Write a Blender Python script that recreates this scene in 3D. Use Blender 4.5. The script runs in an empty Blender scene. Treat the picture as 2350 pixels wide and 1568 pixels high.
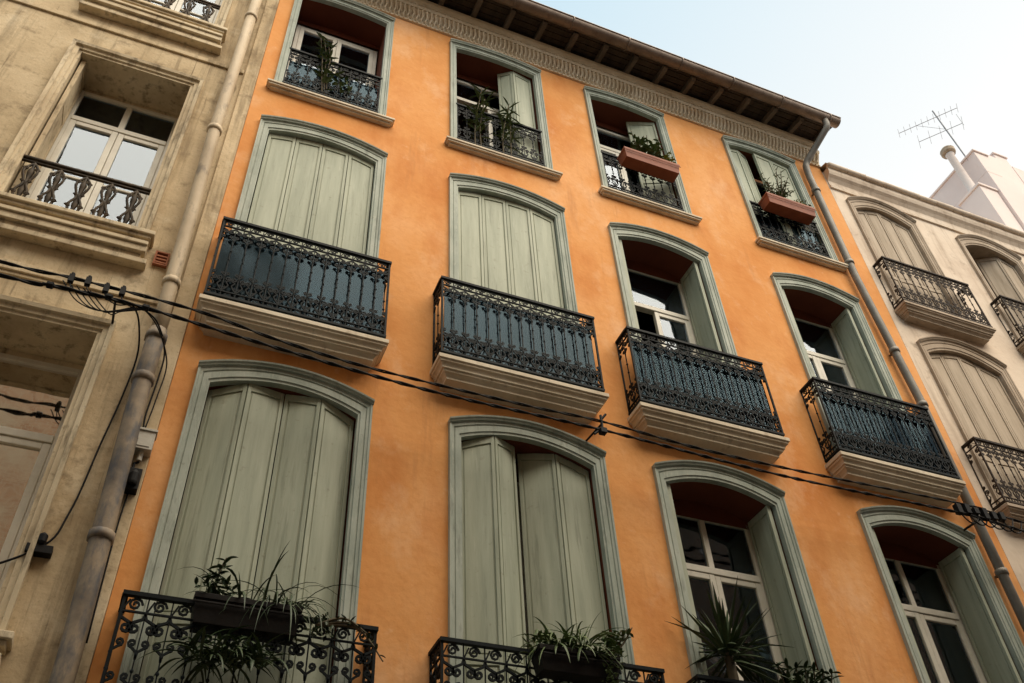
import bpy, math, random
from mathutils import Vector, Matrix
random.seed(7)
scene=bpy.context.scene
COL=scene.collection
pi=math.pi
# ------------------------------------------------------------------ materials
def nn(nt,t,**k):
    n=nt.nodes.new(t)
    for a,b in k.items(): setattr(n,a,b)
    return n
def ramp(nt,stops):
    r=nn(nt,'ShaderNodeValToRGB')
    e=r.color_ramp.elements
    while len(e)<len(stops): e.new(0.5)
    for i,(p,c) in enumerate(stops):
        e[i].position=p; e[i].color=(c[0],c[1],c[2],1)
    return r
def mat(name,stops,scale=1.5,stretch=(1,1,1),fine=None,rough=.8,bump=.2,bscale=40,bdist=.01,metal=0,spec=.3,streak=None,patch=None):
    m=bpy.data.materials.new(name); m.use_nodes=True
    nt=m.node_tree; nt.nodes.clear(); L=nt.links.new
    out=nn(nt,'ShaderNodeOutputMaterial'); b=nn(nt,'ShaderNodeBsdfPrincipled')
    L(b.outputs[0],out.inputs[0])
    g=nn(nt,'ShaderNodeNewGeometry'); mp=nn(nt,'ShaderNodeMapping'); mp.inputs['Scale'].default_value=stretch
    L(g.outputs['Position'],mp.inputs['Vector'])
    n=nn(nt,'ShaderNodeTexNoise'); n.inputs['Scale'].default_value=scale; n.inputs['Detail'].default_value=7; n.inputs['Roughness'].default_value=.62
    L(mp.outputs[0],n.inputs['Vector'])
    r=ramp(nt,stops); L(n.outputs['Fac'],r.inputs[0])
    col=r.outputs[0]
    def mul(col,fac_out,cst,f=1.0,mode='MIX'):
        mx=nn(nt,'ShaderNodeMix',data_type='RGBA',blend_type=mode)
        if fac_out is None: mx.inputs[0].default_value=f
        else: L(fac_out,mx.inputs[0])
        L(col,mx.inputs[6]); mx.inputs[7].default_value=(*cst,1)
        return mx.outputs[2]
    for spec_ in (streak or []):
        c,st,sc,lo,hi,s=spec_
        mp2=nn(nt,'ShaderNodeMapping'); mp2.inputs['Scale'].default_value=st; mp2.inputs['Location'].default_value=(3.1*len(c),1.7,random.random()*9)
        L(g.outputs['Position'],mp2.inputs['Vector'])
        n2=nn(nt,'ShaderNodeTexNoise'); n2.inputs['Scale'].default_value=sc; n2.inputs['Detail'].default_value=8; n2.inputs['Roughness'].default_value=.65
        L(mp2.outputs[0],n2.inputs['Vector'])
        r2=nn(nt,'ShaderNodeMapRange'); r2.inputs[1].default_value=lo; r2.inputs[2].default_value=hi; r2.inputs[3].default_value=0; r2.inputs[4].default_value=s
        L(n2.outputs['Fac'],r2.inputs[0]); col=mul(col,r2.outputs[0],c)
    L(col,b.inputs['Base Color'])
    b.inputs['Roughness'].default_value=rough; b.inputs['Metallic'].default_value=metal
    b.inputs['Specular IOR Level'].default_value=spec
    if bump:
        n3=nn(nt,'ShaderNodeTexNoise'); n3.inputs['Scale'].default_value=bscale; n3.inputs['Detail'].default_value=6
        L(mp.outputs[0],n3.inputs['Vector'])
        ad=nn(nt,'ShaderNodeMath',operation='ADD'); L(n3.outputs['Fac'],ad.inputs[0]); L(n.outputs['Fac'],ad.inputs[1])
        bp=nn(nt,'ShaderNodeBump'); bp.inputs['Strength'].default_value=bump; bp.inputs['Distance'].default_value=bdist
        L(ad.outputs[0],bp.inputs['Height']); L(bp.outputs[0],b.inputs['Normal'])
    return m
M={}
M['orange']=mat('orange_plaster',[(.32,(.66,.265,.075)),(.5,(.76,.355,.125)),(.7,(.83,.44,.20))],scale=.6,rough=.9,bump=.35,bscale=14,bdist=.012,spec=.15,
   streak=[((.56,.185,.045),(1,1,.45),1.1,.49,.70,.75),((.86,.56,.34),(1,1,.7),1.9,.54,.78,.65),((.42,.17,.07),(3,3,.3),1.6,.59,.78,.55),((.66,.27,.08),(1,1,1),18,.5,.75,.45),((.86,.60,.40),(1,1,1),9,.62,.8,.35),((.34,.16,.08),(1,1,1),30,.67,.77,.5)])
M['reveal']=mat('shade_darkened_reveal',[(.35,(.12,.030,.014)),(.7,(.18,.048,.02))],scale=1.2,rough=.9,bump=.2,bscale=20)  # soffit shade and red interreflection are painted into this base colour
M['green']=mat('green_shutter_paint',[(.3,(.29,.32,.24)),(.55,(.375,.405,.31)),(.8,(.46,.485,.38))],scale=2.2,stretch=(5,5,.45),rough=.6,bump=.22,bscale=25,bdist=.004,spec=.35,
   streak=[((.14,.155,.11),(7,7,.5),2.1,.57,.75,.65),((.54,.55,.45),(9,9,.8),4,.60,.76,.5),((.18,.17,.12),(1,1,1),14,.61,.75,.55)])
M['casing']=mat('grey_green_casing_paint',[(.3,(.27,.31,.26)),(.55,(.375,.41,.35)),(.8,(.48,.505,.44))],scale=2.2,stretch=(2,2,.8),rough=.65,bump=.3,bscale=30,bdist=.005,
   streak=[((.15,.16,.13),(4,4,1),3,.54,.72,.65),((.56,.56,.47),(5,5,1.5),6,.58,.74,.6),((.17,.16,.12),(1,1,1),20,.62,.74,.55)])
M['slab']=mat('balcony_stone',[(.3,(.52,.43,.315)),(.6,(.70,.61,.47)),(.8,(.78,.70,.57))],scale=2.5,rough=.85,bump=.3,bscale=35,bdist=.004,
   streak=[((.26,.185,.12),(2,2,1),4,.57,.76,.6),((.20,.15,.10),(6,6,.8),3,.6,.76,.55)])
M['cornice']=mat('cornice_stucco',[(.3,(.62,.50,.34)),(.7,(.80,.70,.54))],scale=3,rough=.9,bump=.3,bscale=40,bdist=.004,streak=[((.30,.20,.12),(2,2,1),3,.57,.8,.5)])
M['iron']=mat('black_green_iron',[(.3,(.003,.005,.006)),(.7,(.009,.013,.015))],scale=8,rough=.6,bump=.15,bscale=90,bdist=.002,spec=.12)
M['rustiron']=mat('brown_iron',[(.3,(.016,.011,.008)),(.7,(.05,.033,.022))],scale=8,rough=.65,bump=.2,bscale=90,bdist=.002,spec=.15)
M['castiron']=mat('weathered_cast_iron',[(.3,(.012,.009,.006)),(.7,(.085,.058,.032))],scale=14,rough=.65,bump=.3,bscale=60,bdist=.003,spec=.2)
M['white']=mat('white_window_paint',[(.3,(.58,.55,.47)),(.7,(.75,.72,.63))],scale=4,rough=.45,bump=.1,bscale=50,bdist=.002,spec=.4,streak=[((.35,.31,.24),(3,3,1),5,.6,.8,.5)])
M['curtain']=mat('curtain_cloth',[(.3,(.60,.56,.48)),(.7,(.78,.74,.66))],scale=3,rough=.95,bump=.1,bscale=90)
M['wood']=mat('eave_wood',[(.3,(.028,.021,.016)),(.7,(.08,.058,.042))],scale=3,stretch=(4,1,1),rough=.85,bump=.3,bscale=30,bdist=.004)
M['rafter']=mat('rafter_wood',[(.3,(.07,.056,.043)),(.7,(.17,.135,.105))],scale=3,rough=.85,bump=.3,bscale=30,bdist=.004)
M['gutter']=mat('zinc_gutter',[(.3,(.15,.11,.085)),(.6,(.25,.19,.15)),(.8,(.36,.29,.24))],scale=2.5,rough=.5,bump=.1,bscale=20,metal=.25,streak=[((.10,.06,.04),(4,4,2),3,.52,.72,.7)])
M['pipegrey']=mat('grey_downpipe',[(.3,(.14,.13,.115)),(.7,(.24,.22,.19))],scale=3,rough=.55,bump=.1,bscale=20,metal=.2)
M['stone']=mat('stained_stone_render',[(.28,(.34,.25,.145)),(.5,(.58,.46,.295)),(.72,(.74,.61,.42))],scale=.8,rough=.9,bump=.5,bscale=18,bdist=.012,spec=.15,
   streak=[((.13,.092,.054),(5,5,.35),1.4,.50,.72,.8),((.80,.70,.52),(1,1,1),1.7,.54,.73,.6),((.17,.12,.072),(1,1,1),5,.55,.71,.7),((.24,.18,.11),(1,1,1),40,.55,.7,.45),((.10,.07,.045),(12,12,.5),2.0,.62,.72,.7)])
M['stonetrim']=mat('cream_stone_trim',[(.3,(.40,.305,.19)),(.55,(.64,.53,.36)),(.8,(.78,.68,.50))],scale=2,stretch=(1,1,.5),rough=.85,bump=.4,bscale=22,bdist=.006,
   streak=[((.10,.07,.042),(4,4,1),2.5,.53,.71,.82),((.18,.13,.08),(1,1,1),14,.57,.71,.6)])
M['creampipe']=mat('cream_painted_pipe',[(.3,(.38,.29,.185)),(.7,(.62,.50,.34))],scale=3,stretch=(1,1,.5),rough=.6,bump=.25,bscale=25,bdist=.004,streak=[((.12,.10,.08),(3,3,1),3.5,.54,.70,.7)])
M['zincpipe']=mat('worn_grey_pipe',[(.3,(.11,.09,.072)),(.7,(.36,.28,.19))],scale=4,rough=.6,bump=.25,bscale=25,bdist=.004,streak=[((.07,.08,.10),(3,3,1),3.5,.48,.64,.8)])
M['plaster']=mat('pale_pink_render',[(.3,(.52,.40,.305)),(.5,(.70,.58,.46)),(.75,(.80,.69,.57))],scale=.8,rough=.9,bump=.4,bscale=16,bdist=.01,
   streak=[((.32,.225,.15),(4,4,.4),1.5,.51,.73,.65),((.24,.17,.115),(1,1,1),5,.59,.75,.6)])
M['darkrender']=mat('low_bounce_dark_render',[(.3,(.20,.15,.11)),(.7,(.32,.25,.18))],scale=.8,rough=.9,bump=.3,bscale=16)  # base colour kept dark so the unseen house bounces less light
M['taupe']=mat('taupe_stone_casing',[(.3,(.30,.23,.165)),(.7,(.50,.405,.31))],scale=2,rough=.85,bump=.3,bscale=30,bdist=.005,streak=[((.12,.085,.058),(3,3,1),3,.54,.74,.65)])
M['beigeshut']=mat('faded_beige_shutter',[(.3,(.34,.27,.195)),(.7,(.52,.43,.33))],scale=2.2,stretch=(5,5,.45),rough=.8,bump=.3,bscale=25,bdist=.004,streak=[((.14,.10,.068),(8,8,.6),3,.55,.75,.6)])
M['tile']=mat('clay_roof_tile',[(.3,(.25,.13,.08)),(.7,(.42,.25,.16))],scale=3,rough=.9,bump=.3,bscale=30,streak=[((.2,.17,.13),(1,1,1),4,.5,.7,.7)])
M['pink']=mat('smooth_pink_render',[(.3,(.70,.58,.545)),(.7,(.80,.69,.65))],scale=.5,rough=.9,bump=.1,bscale=16,streak=[((.5,.38,.34),(1,1,.4),2,.58,.8,.5)])
M['pinkwhite']=mat('pale_white_render',[(.3,(.60,.51,.47)),(.7,(.72,.64,.60))],scale=.5,rough=.9,bump=.1,bscale=16,streak=[((.42,.32,.27),(1,1,1),5,.56,.78,.6)])
M['terracotta']=mat('terracotta_plastic',[(.3,(.19,.042,.014)),(.7,(.29,.075,.028))],scale=4,rough=.6,bump=.15,bscale=30,streak=[((.38,.18,.10),(2,2,2),5,.6,.78,.4)])
M['darkpot']=mat('dark_trough',[(.3,(.006,.005,.005)),(.7,(.016,.013,.011))],scale=4,rough=.6,spec=.12)
M['soil']=mat('soil',[(.3,(.02,.014,.01)),(.7,(.06,.04,.025))],scale=10,rough=.95)
M['leaf']=mat('dark_green_leaf',[(.3,(.016,.032,.011)),(.6,(.042,.068,.022)),(.8,(.10,.13,.045))],scale=9,rough=.5,bump=0,spec=.35)
M['leafl']=mat('light_green_leaf',[(.3,(.05,.085,.03)),(.6,(.11,.15,.05)),(.8,(.22,.25,.10))],scale=9,rough=.5,bump=0,spec=.4)
M['leafy']=mat('yellow_green_leaf',[(.3,(.12,.16,.03)),(.7,(.35,.33,.05))],scale=9,rough=.5,bump=0)
M['stem']=mat('plant_stem',[(.3,(.06,.045,.025)),(.7,(.13,.10,.055))],scale=9,rough=.8,bump=0)
M['cable']=mat('black_cable',[(.3,(.006,.006,.007)),(.7,(.015,.014,.013))],scale=9,rough=.6,bump=0,spec=.15)
M['boxgrey']=mat('pale_utility_box',[(.3,(.42,.40,.34)),(.7,(.58,.55,.48))],scale=4,rough=.5,bump=.1,streak=[((.14,.11,.07),(2,2,1),6,.5,.7,.6)])
M['steel']=mat('aluminium',[(.3,(.16,.16,.17)),(.7,(.26,.26,.28))],scale=4,rough=.5,metal=.4,bump=0)
M['ventclay']=mat('clay_vent',[(.3,(.30,.10,.05)),(.7,(.42,.17,.09))],scale=6,rough=.85)
M['asphalt']=mat('asphalt',[(.3,(.04,.04,.04)),(.7,(.065,.063,.06))],scale=3,rough=.9,bump=.4,bscale=90)
M['paving']=mat('paving_stone',[(.3,(.16,.145,.12)),(.7,(.24,.22,.19))],scale=3,rough=.85,bump=.3,bscale=40)
M['ground']=mat('ground_sheet',[(.3,(.16,.145,.12)),(.7,(.23,.21,.18))],scale=.3,rough=.95,bump=.2)
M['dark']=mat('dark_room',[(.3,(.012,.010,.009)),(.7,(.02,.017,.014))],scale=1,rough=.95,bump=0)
def brickmat():
    m=bpy.data.materials.new('opposite_brick'); m.use_nodes=True; nt=m.node_tree; b=nt.nodes['Principled BSDF']; L=nt.links.new
    g=nn(nt,'ShaderNodeNewGeometry'); mp=nn(nt,'ShaderNodeMapping'); mp.inputs['Rotation'].default_value=(pi/2,0,0)
    br=nn(nt,'ShaderNodeTexBrick'); br.inputs['Scale'].default_value=3.4; br.inputs['Color1'].default_value=(.46,.24,.13,1); br.inputs['Color2'].default_value=(.60,.38,.23,1); br.inputs['Mortar'].default_value=(.62,.50,.35,1)
    br.inputs['Mortar Size'].default_value=.03; br.inputs['Mortar Smooth'].default_value=.4
    no=nn(nt,'ShaderNodeTexNoise'); no.inputs['Scale'].default_value=1.1; no.inputs['Detail'].default_value=7; L(g.outputs['Position'],no.inputs['Vector'])
    r=nn(nt,'ShaderNodeMapRange'); r.inputs[1].default_value=.46; r.inputs[2].default_value=.62; r.inputs[4].default_value=.8; L(no.outputs['Fac'],r.inputs[0])
    mx=nn(nt,'ShaderNodeMix',data_type='RGBA'); mx.inputs[7].default_value=(.64,.52,.36,1)
    L(g.outputs['Position'],mp.inputs[0]); L(mp.outputs[0],br.inputs[0]); L(br.outputs[0],mx.inputs[6]); L(r.outputs[0],mx.inputs[0]); L(mx.outputs[2],b.inputs['Base Color']); b.inputs['Roughness'].default_value=.9
    return m
M['brick']=brickmat()
def glassmat(name,tint,refl,bumpd=.007,bsc=2.5,rough=.03,gcol=(.78,.88,1)):
    m=bpy.data.materials.new(name); m.use_nodes=True; nt=m.node_tree; nt.nodes.clear(); L=nt.links.new
    out=nn(nt,'ShaderNodeOutputMaterial'); t=nn(nt,'ShaderNodeBsdfTransparent'); t.inputs[0].default_value=(*tint,1)
    gl=nn(nt,'ShaderNodeBsdfGlossy'); gl.inputs['Roughness'].default_value=rough; gl.inputs['Color'].default_value=(*gcol,1)
    fr=nn(nt,'ShaderNodeFresnel'); fr.inputs['IOR'].default_value=1.5
    ml=nn(nt,'ShaderNodeMath',operation='MULTIPLY_ADD'); ml.inputs[1].default_value=1.0; ml.inputs[2].default_value=refl; ml.use_clamp=True
    mx=nn(nt,'ShaderNodeMixShader')
    g=nn(nt,'ShaderNodeNewGeometry'); no=nn(nt,'ShaderNodeTexNoise'); no.inputs['Scale'].default_value=bsc; no.inputs['Detail'].default_value=1.5
    L(g.outputs['Position'],no.inputs['Vector'])
    bp=nn(nt,'ShaderNodeBump'); bp.inputs['Strength'].default_value=1; bp.inputs['Distance'].default_value=bumpd; L(no.outputs['Fac'],bp.inputs['Height'])
    L(bp.outputs[0],gl.inputs['Normal'])
    L(fr.outputs[0],ml.inputs[0]); L(ml.outputs[0],mx.inputs[0]); L(t.outputs[0],mx.inputs[1]); L(gl.outputs[0],mx.inputs[2]); L(mx.outputs[0],out.inputs[0])
    return m
M['glass']=glassmat('old_window_glass',(.76,.80,.83),.05)
M['glasswarm']=glassmat('reflective_window_glass',(.40,.40,.38),.66,bumpd=.003,rough=.03,gcol=(1,.95,.88))
M['bluepanel']=glassmat('blue_tinted_screen',(.24,.32,.355),.0,bumpd=.06,bsc=1.0,rough=.2,gcol=(.25,.35,.42))
M['clearpanel']=glassmat('clear_screen',(.66,.73,.76),.0,bumpd=.06,bsc=1.0,rough=.15,gcol=(.15,.22,.27))

# ------------------------------------------------------------------ mesh builder
class MB:
    def __init__(s): s.v=[]; s.f=[]; s.m=[]; s.cur=0
    def add(s,vs,fs):
        o=len(s.v); s.v+=[tuple(p) for p in vs]; s.f+=[tuple(i+o for i in f) for f in fs]; s.m+=[s.cur]*len(fs)
    def quad(s,a,b,c,d): s.add([a,b,c,d],[(0,1,2,3)])
    def box(s,x0,x1,y0,y1,z0,z1):
        s.add([(x0,y0,z0),(x1,y0,z0),(x1,y1,z0),(x0,y1,z0),(x0,y0,z1),(x1,y0,z1),(x1,y1,z1),(x0,y1,z1)],
              [(0,3,2,1),(4,5,6,7),(0,1,5,4),(1,2,6,5),(2,3,7,6),(3,0,4,7)])
    def tube(s,pts,r,n=5,caps=True):
        pts=[Vector(p) for p in pts]; k=len(pts)
        if not isinstance(r,(list,tuple)): r=[r]*k
        vs=[]; up=None
        for i in range(k):
            t=(pts[min(i+1,k-1)]-pts[max(i-1,0)])
            if t.length<1e-9: t=Vector((0,0,1))
            t.normalize()
            if up is None:
                a=Vector((0,1,0)) if abs(t.y)<.9 else Vector((1,0,0))
                up=(a-t*a.dot(t)).normalized()
            else:
                up=(up-t*up.dot(t))
                up=up.normalized() if up.length>1e-6 else Vector((1,0,0))
            w=t.cross(up)
            for j in range(n):
                a=2*pi*(j+.5)/n
                vs.append(pts[i]+(up*math.cos(a)+w*math.sin(a))*r[i])
        fs=[(i*n+j,i*n+(j+1)%n,(i+1)*n+(j+1)%n,(i+1)*n+j) for i in range(k-1) for j in range(n)]
        if caps: fs+=[tuple(range(n-1,-1,-1)),tuple((k-1)*n+j for j in range(n))]
        s.add(vs,fs)
    def lathe(s,c,prof,n=12):
        vs=[];k=len(prof)
        for r,z in prof:
            for j in range(n):
                a=2*pi*j/n; vs.append((c[0]+r*math.cos(a),c[1]+r*math.sin(a),c[2]+z))
        fs=[(i*n+j,i*n+(j+1)%n,(i+1)*n+(j+1)%n,(i+1)*n+j) for i in range(k-1) for j in range(n)]
        fs+=[tuple(range(n-1,-1,-1)),tuple((k-1)*n+j for j in range(n))]
        s.add(vs,fs)
    def ribbon(s,b,az,el,L,w,droop,n=6,fold=.25):
        d=Vector((math.cos(az)*math.cos(el),math.sin(az)*math.cos(el),math.sin(el)))
        p=Vector(b); side=Vector((-math.sin(az),math.cos(az),0)); vs=[]
        for i in range(n+1):
            t=i/n; ww=w*(math.sin(pi*(t*.85+.12)))*.5
            if i==n: ww=w*.03
            upv=side.cross(d)
            vs+= [p-side*ww, p-upv*ww*fold*2, p+side*ww]
            p=p+d*(L/n); d=(d+Vector((0,0,-droop/n))).normalized()
        fs=[]
        for i in range(n):
            a=i*3; fs+=[(a,a+1,a+4,a+3),(a+1,a+2,a+5,a+4)]
        s.add(vs,fs)
    def obj(s,name,mats,parent=None,smooth=False,label=None,bevel=0):
        me=bpy.data.meshes.new(name); 
        xs=[v[0] for v in s.v]; ys=[v[1] for v in s.v]; zs=[v[2] for v in s.v]
        o=Vector(((min(xs)+max(xs))/2,(min(ys)+max(ys))/2,min(zs)))
        me.from_pydata([tuple(Vector(v)-o) for v in s.v],[],s.f)
        if isinstance(mats,str): mats=[mats]
        for k in mats: me.materials.append(M[k])
        me.polygons.foreach_set('material_index',s.m)
        if smooth: me.polygons.foreach_set('use_smooth',[True]*len(s.f))
        me.update()
        ob=bpy.data.objects.new(name,me); ob.location=o; COL.objects.link(ob)
        if parent: attach(ob,parent)
        if label: ob['label']=label
        if bevel:
            md=ob.modifiers.new('bevel','BEVEL'); md.width=bevel; md.segments=2; md.limit_method='ANGLE'
        return ob
WL={}
def wloc(o):
    return Vector(o.location) if o.parent is None else WL[o.name]
def attach(ob,parent):
    WL[ob.name]=Vector(ob.location)
    ob.location=Vector(ob.location)-wloc(parent)
    ob.parent=parent
def thing(name,loc,label,category,group=None):
    e=bpy.data.objects.new(name,None); e.location=loc; e.empty_display_size=.3; COL.objects.link(e)
    e['label']=label; e['category']=category
    if group: e['group']=group
    return e
def tag(o,label,category,group=None):
    o['label']=label; o['category']=category
    if group: o['group']=group
    return o

# ------------------------------------------------------------------ architectural helpers
class Op:
    def __init__(s,x0,x1,z0,zs,rise): s.x0=x0;s.x1=x1;s.z0=z0;s.zs=zs;s.rise=rise
    def top(s,x):
        c=(s.x0+s.x1)/2; h=(s.x1-s.x0)/2; q=max(-1,min(1,(x-c)/h)); return s.zs+s.rise*(1-q*q)
def wall(mb,x0,x1,z0,z1,ops,y=0,depth=.38,mrev=1):
    xs=sorted(set([x0,x1]+[o.x0 for o in ops]+[o.x1 for o in ops]))
    zs=sorted(set([z0,z1]+[o.z0 for o in ops]+[o.zs+o.rise for o in ops]))
    mb.cur=0
    for i in range(len(xs)-1):
        for j in range(len(zs)-1):
            cx=(xs[i]+xs[i+1])/2; cz=(zs[j]+zs[j+1])/2
            if any(o.x0<cx<o.x1 and o.z0<cz<o.zs+o.rise for o in ops): continue
            mb.quad((xs[i],y,zs[j]),(xs[i+1],y,zs[j]),(xs[i+1],y,zs[j+1]),(xs[i],y,zs[j+1]))
    for o in ops:
        N=16; T=o.zs+o.rise; px=[o.x0+(o.x1-o.x0)*k/N for k in range(N+1)]
        mb.cur=0
        if o.rise>0:
            for k in range(N):
                a,b=px[k],px[k+1]
                if T-o.top(a)<1e-5: mb.add([(a,y,T),(b,y,o.top(b)),(b,y,T)],[(0,1,2)])
                elif T-o.top(b)<1e-5: mb.add([(a,y,o.top(a)),(b,y,T),(a,y,T)],[(0,1,2)])
                else: mb.quad((a,y,o.top(a)),(b,y,o.top(b)),(b,y,T),(a,y,T))
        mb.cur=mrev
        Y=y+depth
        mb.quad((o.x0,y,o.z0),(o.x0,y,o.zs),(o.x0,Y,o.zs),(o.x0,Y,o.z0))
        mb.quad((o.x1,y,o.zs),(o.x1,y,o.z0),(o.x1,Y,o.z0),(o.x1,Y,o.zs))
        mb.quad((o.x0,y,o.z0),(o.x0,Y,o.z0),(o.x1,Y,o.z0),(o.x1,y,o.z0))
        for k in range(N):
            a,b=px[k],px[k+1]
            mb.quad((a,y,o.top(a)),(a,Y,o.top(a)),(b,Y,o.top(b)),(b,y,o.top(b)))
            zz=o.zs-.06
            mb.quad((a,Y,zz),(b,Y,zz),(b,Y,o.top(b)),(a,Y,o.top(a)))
    mb.cur=0
PROF=[(-.05,.05),(-.05,-.012),(.10,-.014),(.14,-.024),(.50,-.025),(.53,-.018),(.57,-.018),(.61,-.028),(.80,-.030),(.85,-.040),(1,-.042),(1,0)]
def casing(mb,o,wj,wt,rout,prof=PROF,y=0,hood=True,hs=1.0):
    N=18
    inn=[(o.x0,o.z0)]+[(o.x0+(o.x1-o.x0)*k/N,o.top(o.x0+(o.x1-o.x0)*k/N)) for k in range(N+1)]+[(o.x1,o.z0)]
    X0,X1,ZT=o.x0-wj,o.x1+wj,o.zs+wt
    out=[(X0,o.z0)]+[(X0+(X1-X0)*k/N,ZT+rout*(1-(2*k/N-1)**2)) for k in range(N+1)]+[(X1,o.z0)]
    n=len(inn);vs=[];P=len(prof)
    for (a,b) in zip(inn,out):
        for t,d in prof: vs.append((a[0]+(b[0]-a[0])*t,y+d,a[1]+(b[1]-a[1])*t))
    fs=[(i*P+j,(i+1)*P+j,(i+1)*P+j+1,i*P+j+1) for i in range(n-1) for j in range(P-1)]
    mb.add(vs,fs)
    if hood:
        hp=[(0,-.040),(0,-.050),(.35,-.056),(.6,-.068),(1,-.072),(1.02,-.06),(1.02,.0)]
        e=.006; H=.038*hs; vs=[]
        for k in range(N+1):
            q=2*k/N-1; x=X0-e+(X1-X0+2*e)*k/N; z=ZT-.028+rout*(1-q*q)
            for t,d in hp: vs.append((x,y+d*hs,z+H*t))
        P=len(hp)
        fs=[(i*P+j,(i+1)*P+j,(i+1)*P+j+1,i*P+j+1) for i in range(N) for j in range(P-1)]
        fs+=[tuple(range(P))[::-1],tuple(N*P+j for j in range(P))]
        fs+=[(i*P,i*P+P-1,(i+1)*P+P-1,(i+1)*P) for i in range(N)]
        mb.add(vs,fs)
def leaf(mb,p0,p1,z0,top,mids=(1.0,),st=.034,gap=.003):
    p0=Vector((p0[0],p0[1],0)); p1=Vector((p1[0],p1[1],0)); d=(p1-p0); w=d.length; d.normalize(); n=Vector((-d.y,d.x,0))
    def plate(poly,a,b):
        k=len(poly)
        vs=[p0+d*s_+n*a+Vector((0,0,z)) for s_,z in poly]+[p0+d*s_+n*b+Vector((0,0,z)) for s_,z in poly]
        mb.add(vs,[tuple(range(k)),tuple(range(2*k-1,k-1,-1))]+[(i,i+k,(i+1)%k+k,(i+1)%k) for i in range(k)])
    T=lambda s_: top((p0+d*s_).x)
    g=gap
    plate([(g+.01,z0+.01),(w-g-.01,z0+.01),(w-g-.01,T(w-g)-.012),(w/2,T(w/2)-.012),(g+.01,T(g)-.012)],.004,.020)
    for a,b in ((g,st),(w-st,w-g)):
        plate([(a,z0),(b,z0),(b,T(b)),(a,T(a))],-.010,.034)
    plate([(st,T(st)-.075),(w/2,T(w/2)-.075),(w-st,T(w-st)-.075),(w-st,T(w-st)-.001),(w/2,T(w/2)-.001),(st,T(st)-.001)],-.009,.033)
    plate([(st,z0),(w-st,z0),(w-st,z0+.14),(st,z0+.14)],-.009,.033)
    zz=[z0+.14]
    for m_ in mids:
        plate([(st,z0+m_-.04),(w-st,z0+m_-.04),(w-st,z0+m_+.04),(st,z0+m_+.04)],-.009,.033); zz+=[z0+m_-.04,z0+m_+.04]
    zz.append(None)
    b_=.014
    for i in range(0,len(zz),2):
        lo=zz[i]+b_
        A,B=st+b_,w-st-b_
        if B-A<.02: continue
        if zz[i+1] is None: plate([(A,lo),(B,lo),(B,T(B)-.075-b_),(A,T(A)-.075-b_)],-.003,.028)
        else: plate([(A,lo),(B,lo),(B,zz[i+1]-b_),(A,zz[i+1]-b_)],-.003,.028)
def rectframe(mb,x0,x1,z0,z1,y,w=.05,t=.05):
    mb.box(x0,x0+w,y,y+t,z0,z1); mb.box(x1-w,x1,y,y+t,z0,z1)
    mb.box(x0+w,x1-w,y+.001,y+t-.001,z0,z0+w); mb.box(x0+w,x1-w,y+.001,y+t-.001,z1-w,z1)
def sash(parent,x0,x1,z0,z1,y,transom=None,openleft=False,bars=(),curtain=None,topsplit=True,gm='glass'):
    f=MB(); g=MB()
    rectframe(f,x0,x1,z0,z1,y,.05,.07)
    zc=transom if transom else z1-.05
    xm=(x0+x1)/2
    if transom:
        f.box(x0+.05,x1-.05,y-.015,y+.068,transom-.035,transom+.035)
        if topsplit:
            f.box(xm-.03,xm+.03,y+.003,y+.06,transom+.035,z1-.05)
            g.box(x0+.05,xm-.03,y+.03,y+.034,transom+.035,z1-.05); g.box(xm+.03,x1-.05,y+.03,y+.034,transom+.035,z1-.05)
        else: g.box(x0+.05,x1-.05,y+.03,y+.034,transom+.035,z1-.05)
        zc=transom-.035
    for k,(a,b) in enumerate(((x0+.05,xm-.002),(xm+.002,x1-.05))):
        if k==0 and openleft:
            L=b-a
            f.tube([(a+.02,y+.05,z0+.08),(a+.10,y+.05+L,z0+.08)],.022,4); f.tube([(a+.02,y+.05,zc-.03),(a+.10,y+.05+L,zc-.03)],.022,4)
            f.tube([(a+.10,y+.05+L,z0+.08),(a+.10,y+.05+L,zc-.03)],.026,4)
            continue
        rectframe(f,a,b,z0+.05,zc-.003,y-.008+.004*k,.06,.055)
        g.box(a+.058,b-.058,y+.02,y+.024,z0+.1,zc-.05)
        for q in bars: f.box(a+.058,b-.058,y+.002,y+.036,q-.014,q+.014)
    f.obj('window_frame','white',parent,bevel=.006)
    g.obj('glass',gm,parent)
    for (a,b,za,zb) in (curtain or []):
        c=MB(); n=40; vs=[]
        for i in range(n+1):
            t=i/n; x=a+(b-a)*t; yy=y+.14+.025*math.sin(t*(b-a)*55+a*7)+.012*math.sin(t*(b-a)*131)
            vs+=[(x,yy,za),(x+.01*math.sin(t*9),yy+.01*math.sin(t*40),(za+zb)/2),(x,yy,zb+.06*math.sin(t*7))]
        fs=[]
        for i in range(n): fs+=[(i*3,i*3+3,i*3+4,i*3+1),(i*3+1,i*3+4,i*3+5,i*3+2)]
        c.add(vs,fs)
        c.obj('curtain','curtain',parent,smooth=True)
def spiral(c,r0,r1,a0,turns,n=13):
    out=[]
    for i in range(n):
        t=i/(n-1); r=r0+(r1-r0)*t; a=a0+turns*2*pi*t
        out.append((c[0]+r*math.cos(a),c[1]+r*math.sin(a)))
    return out
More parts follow.
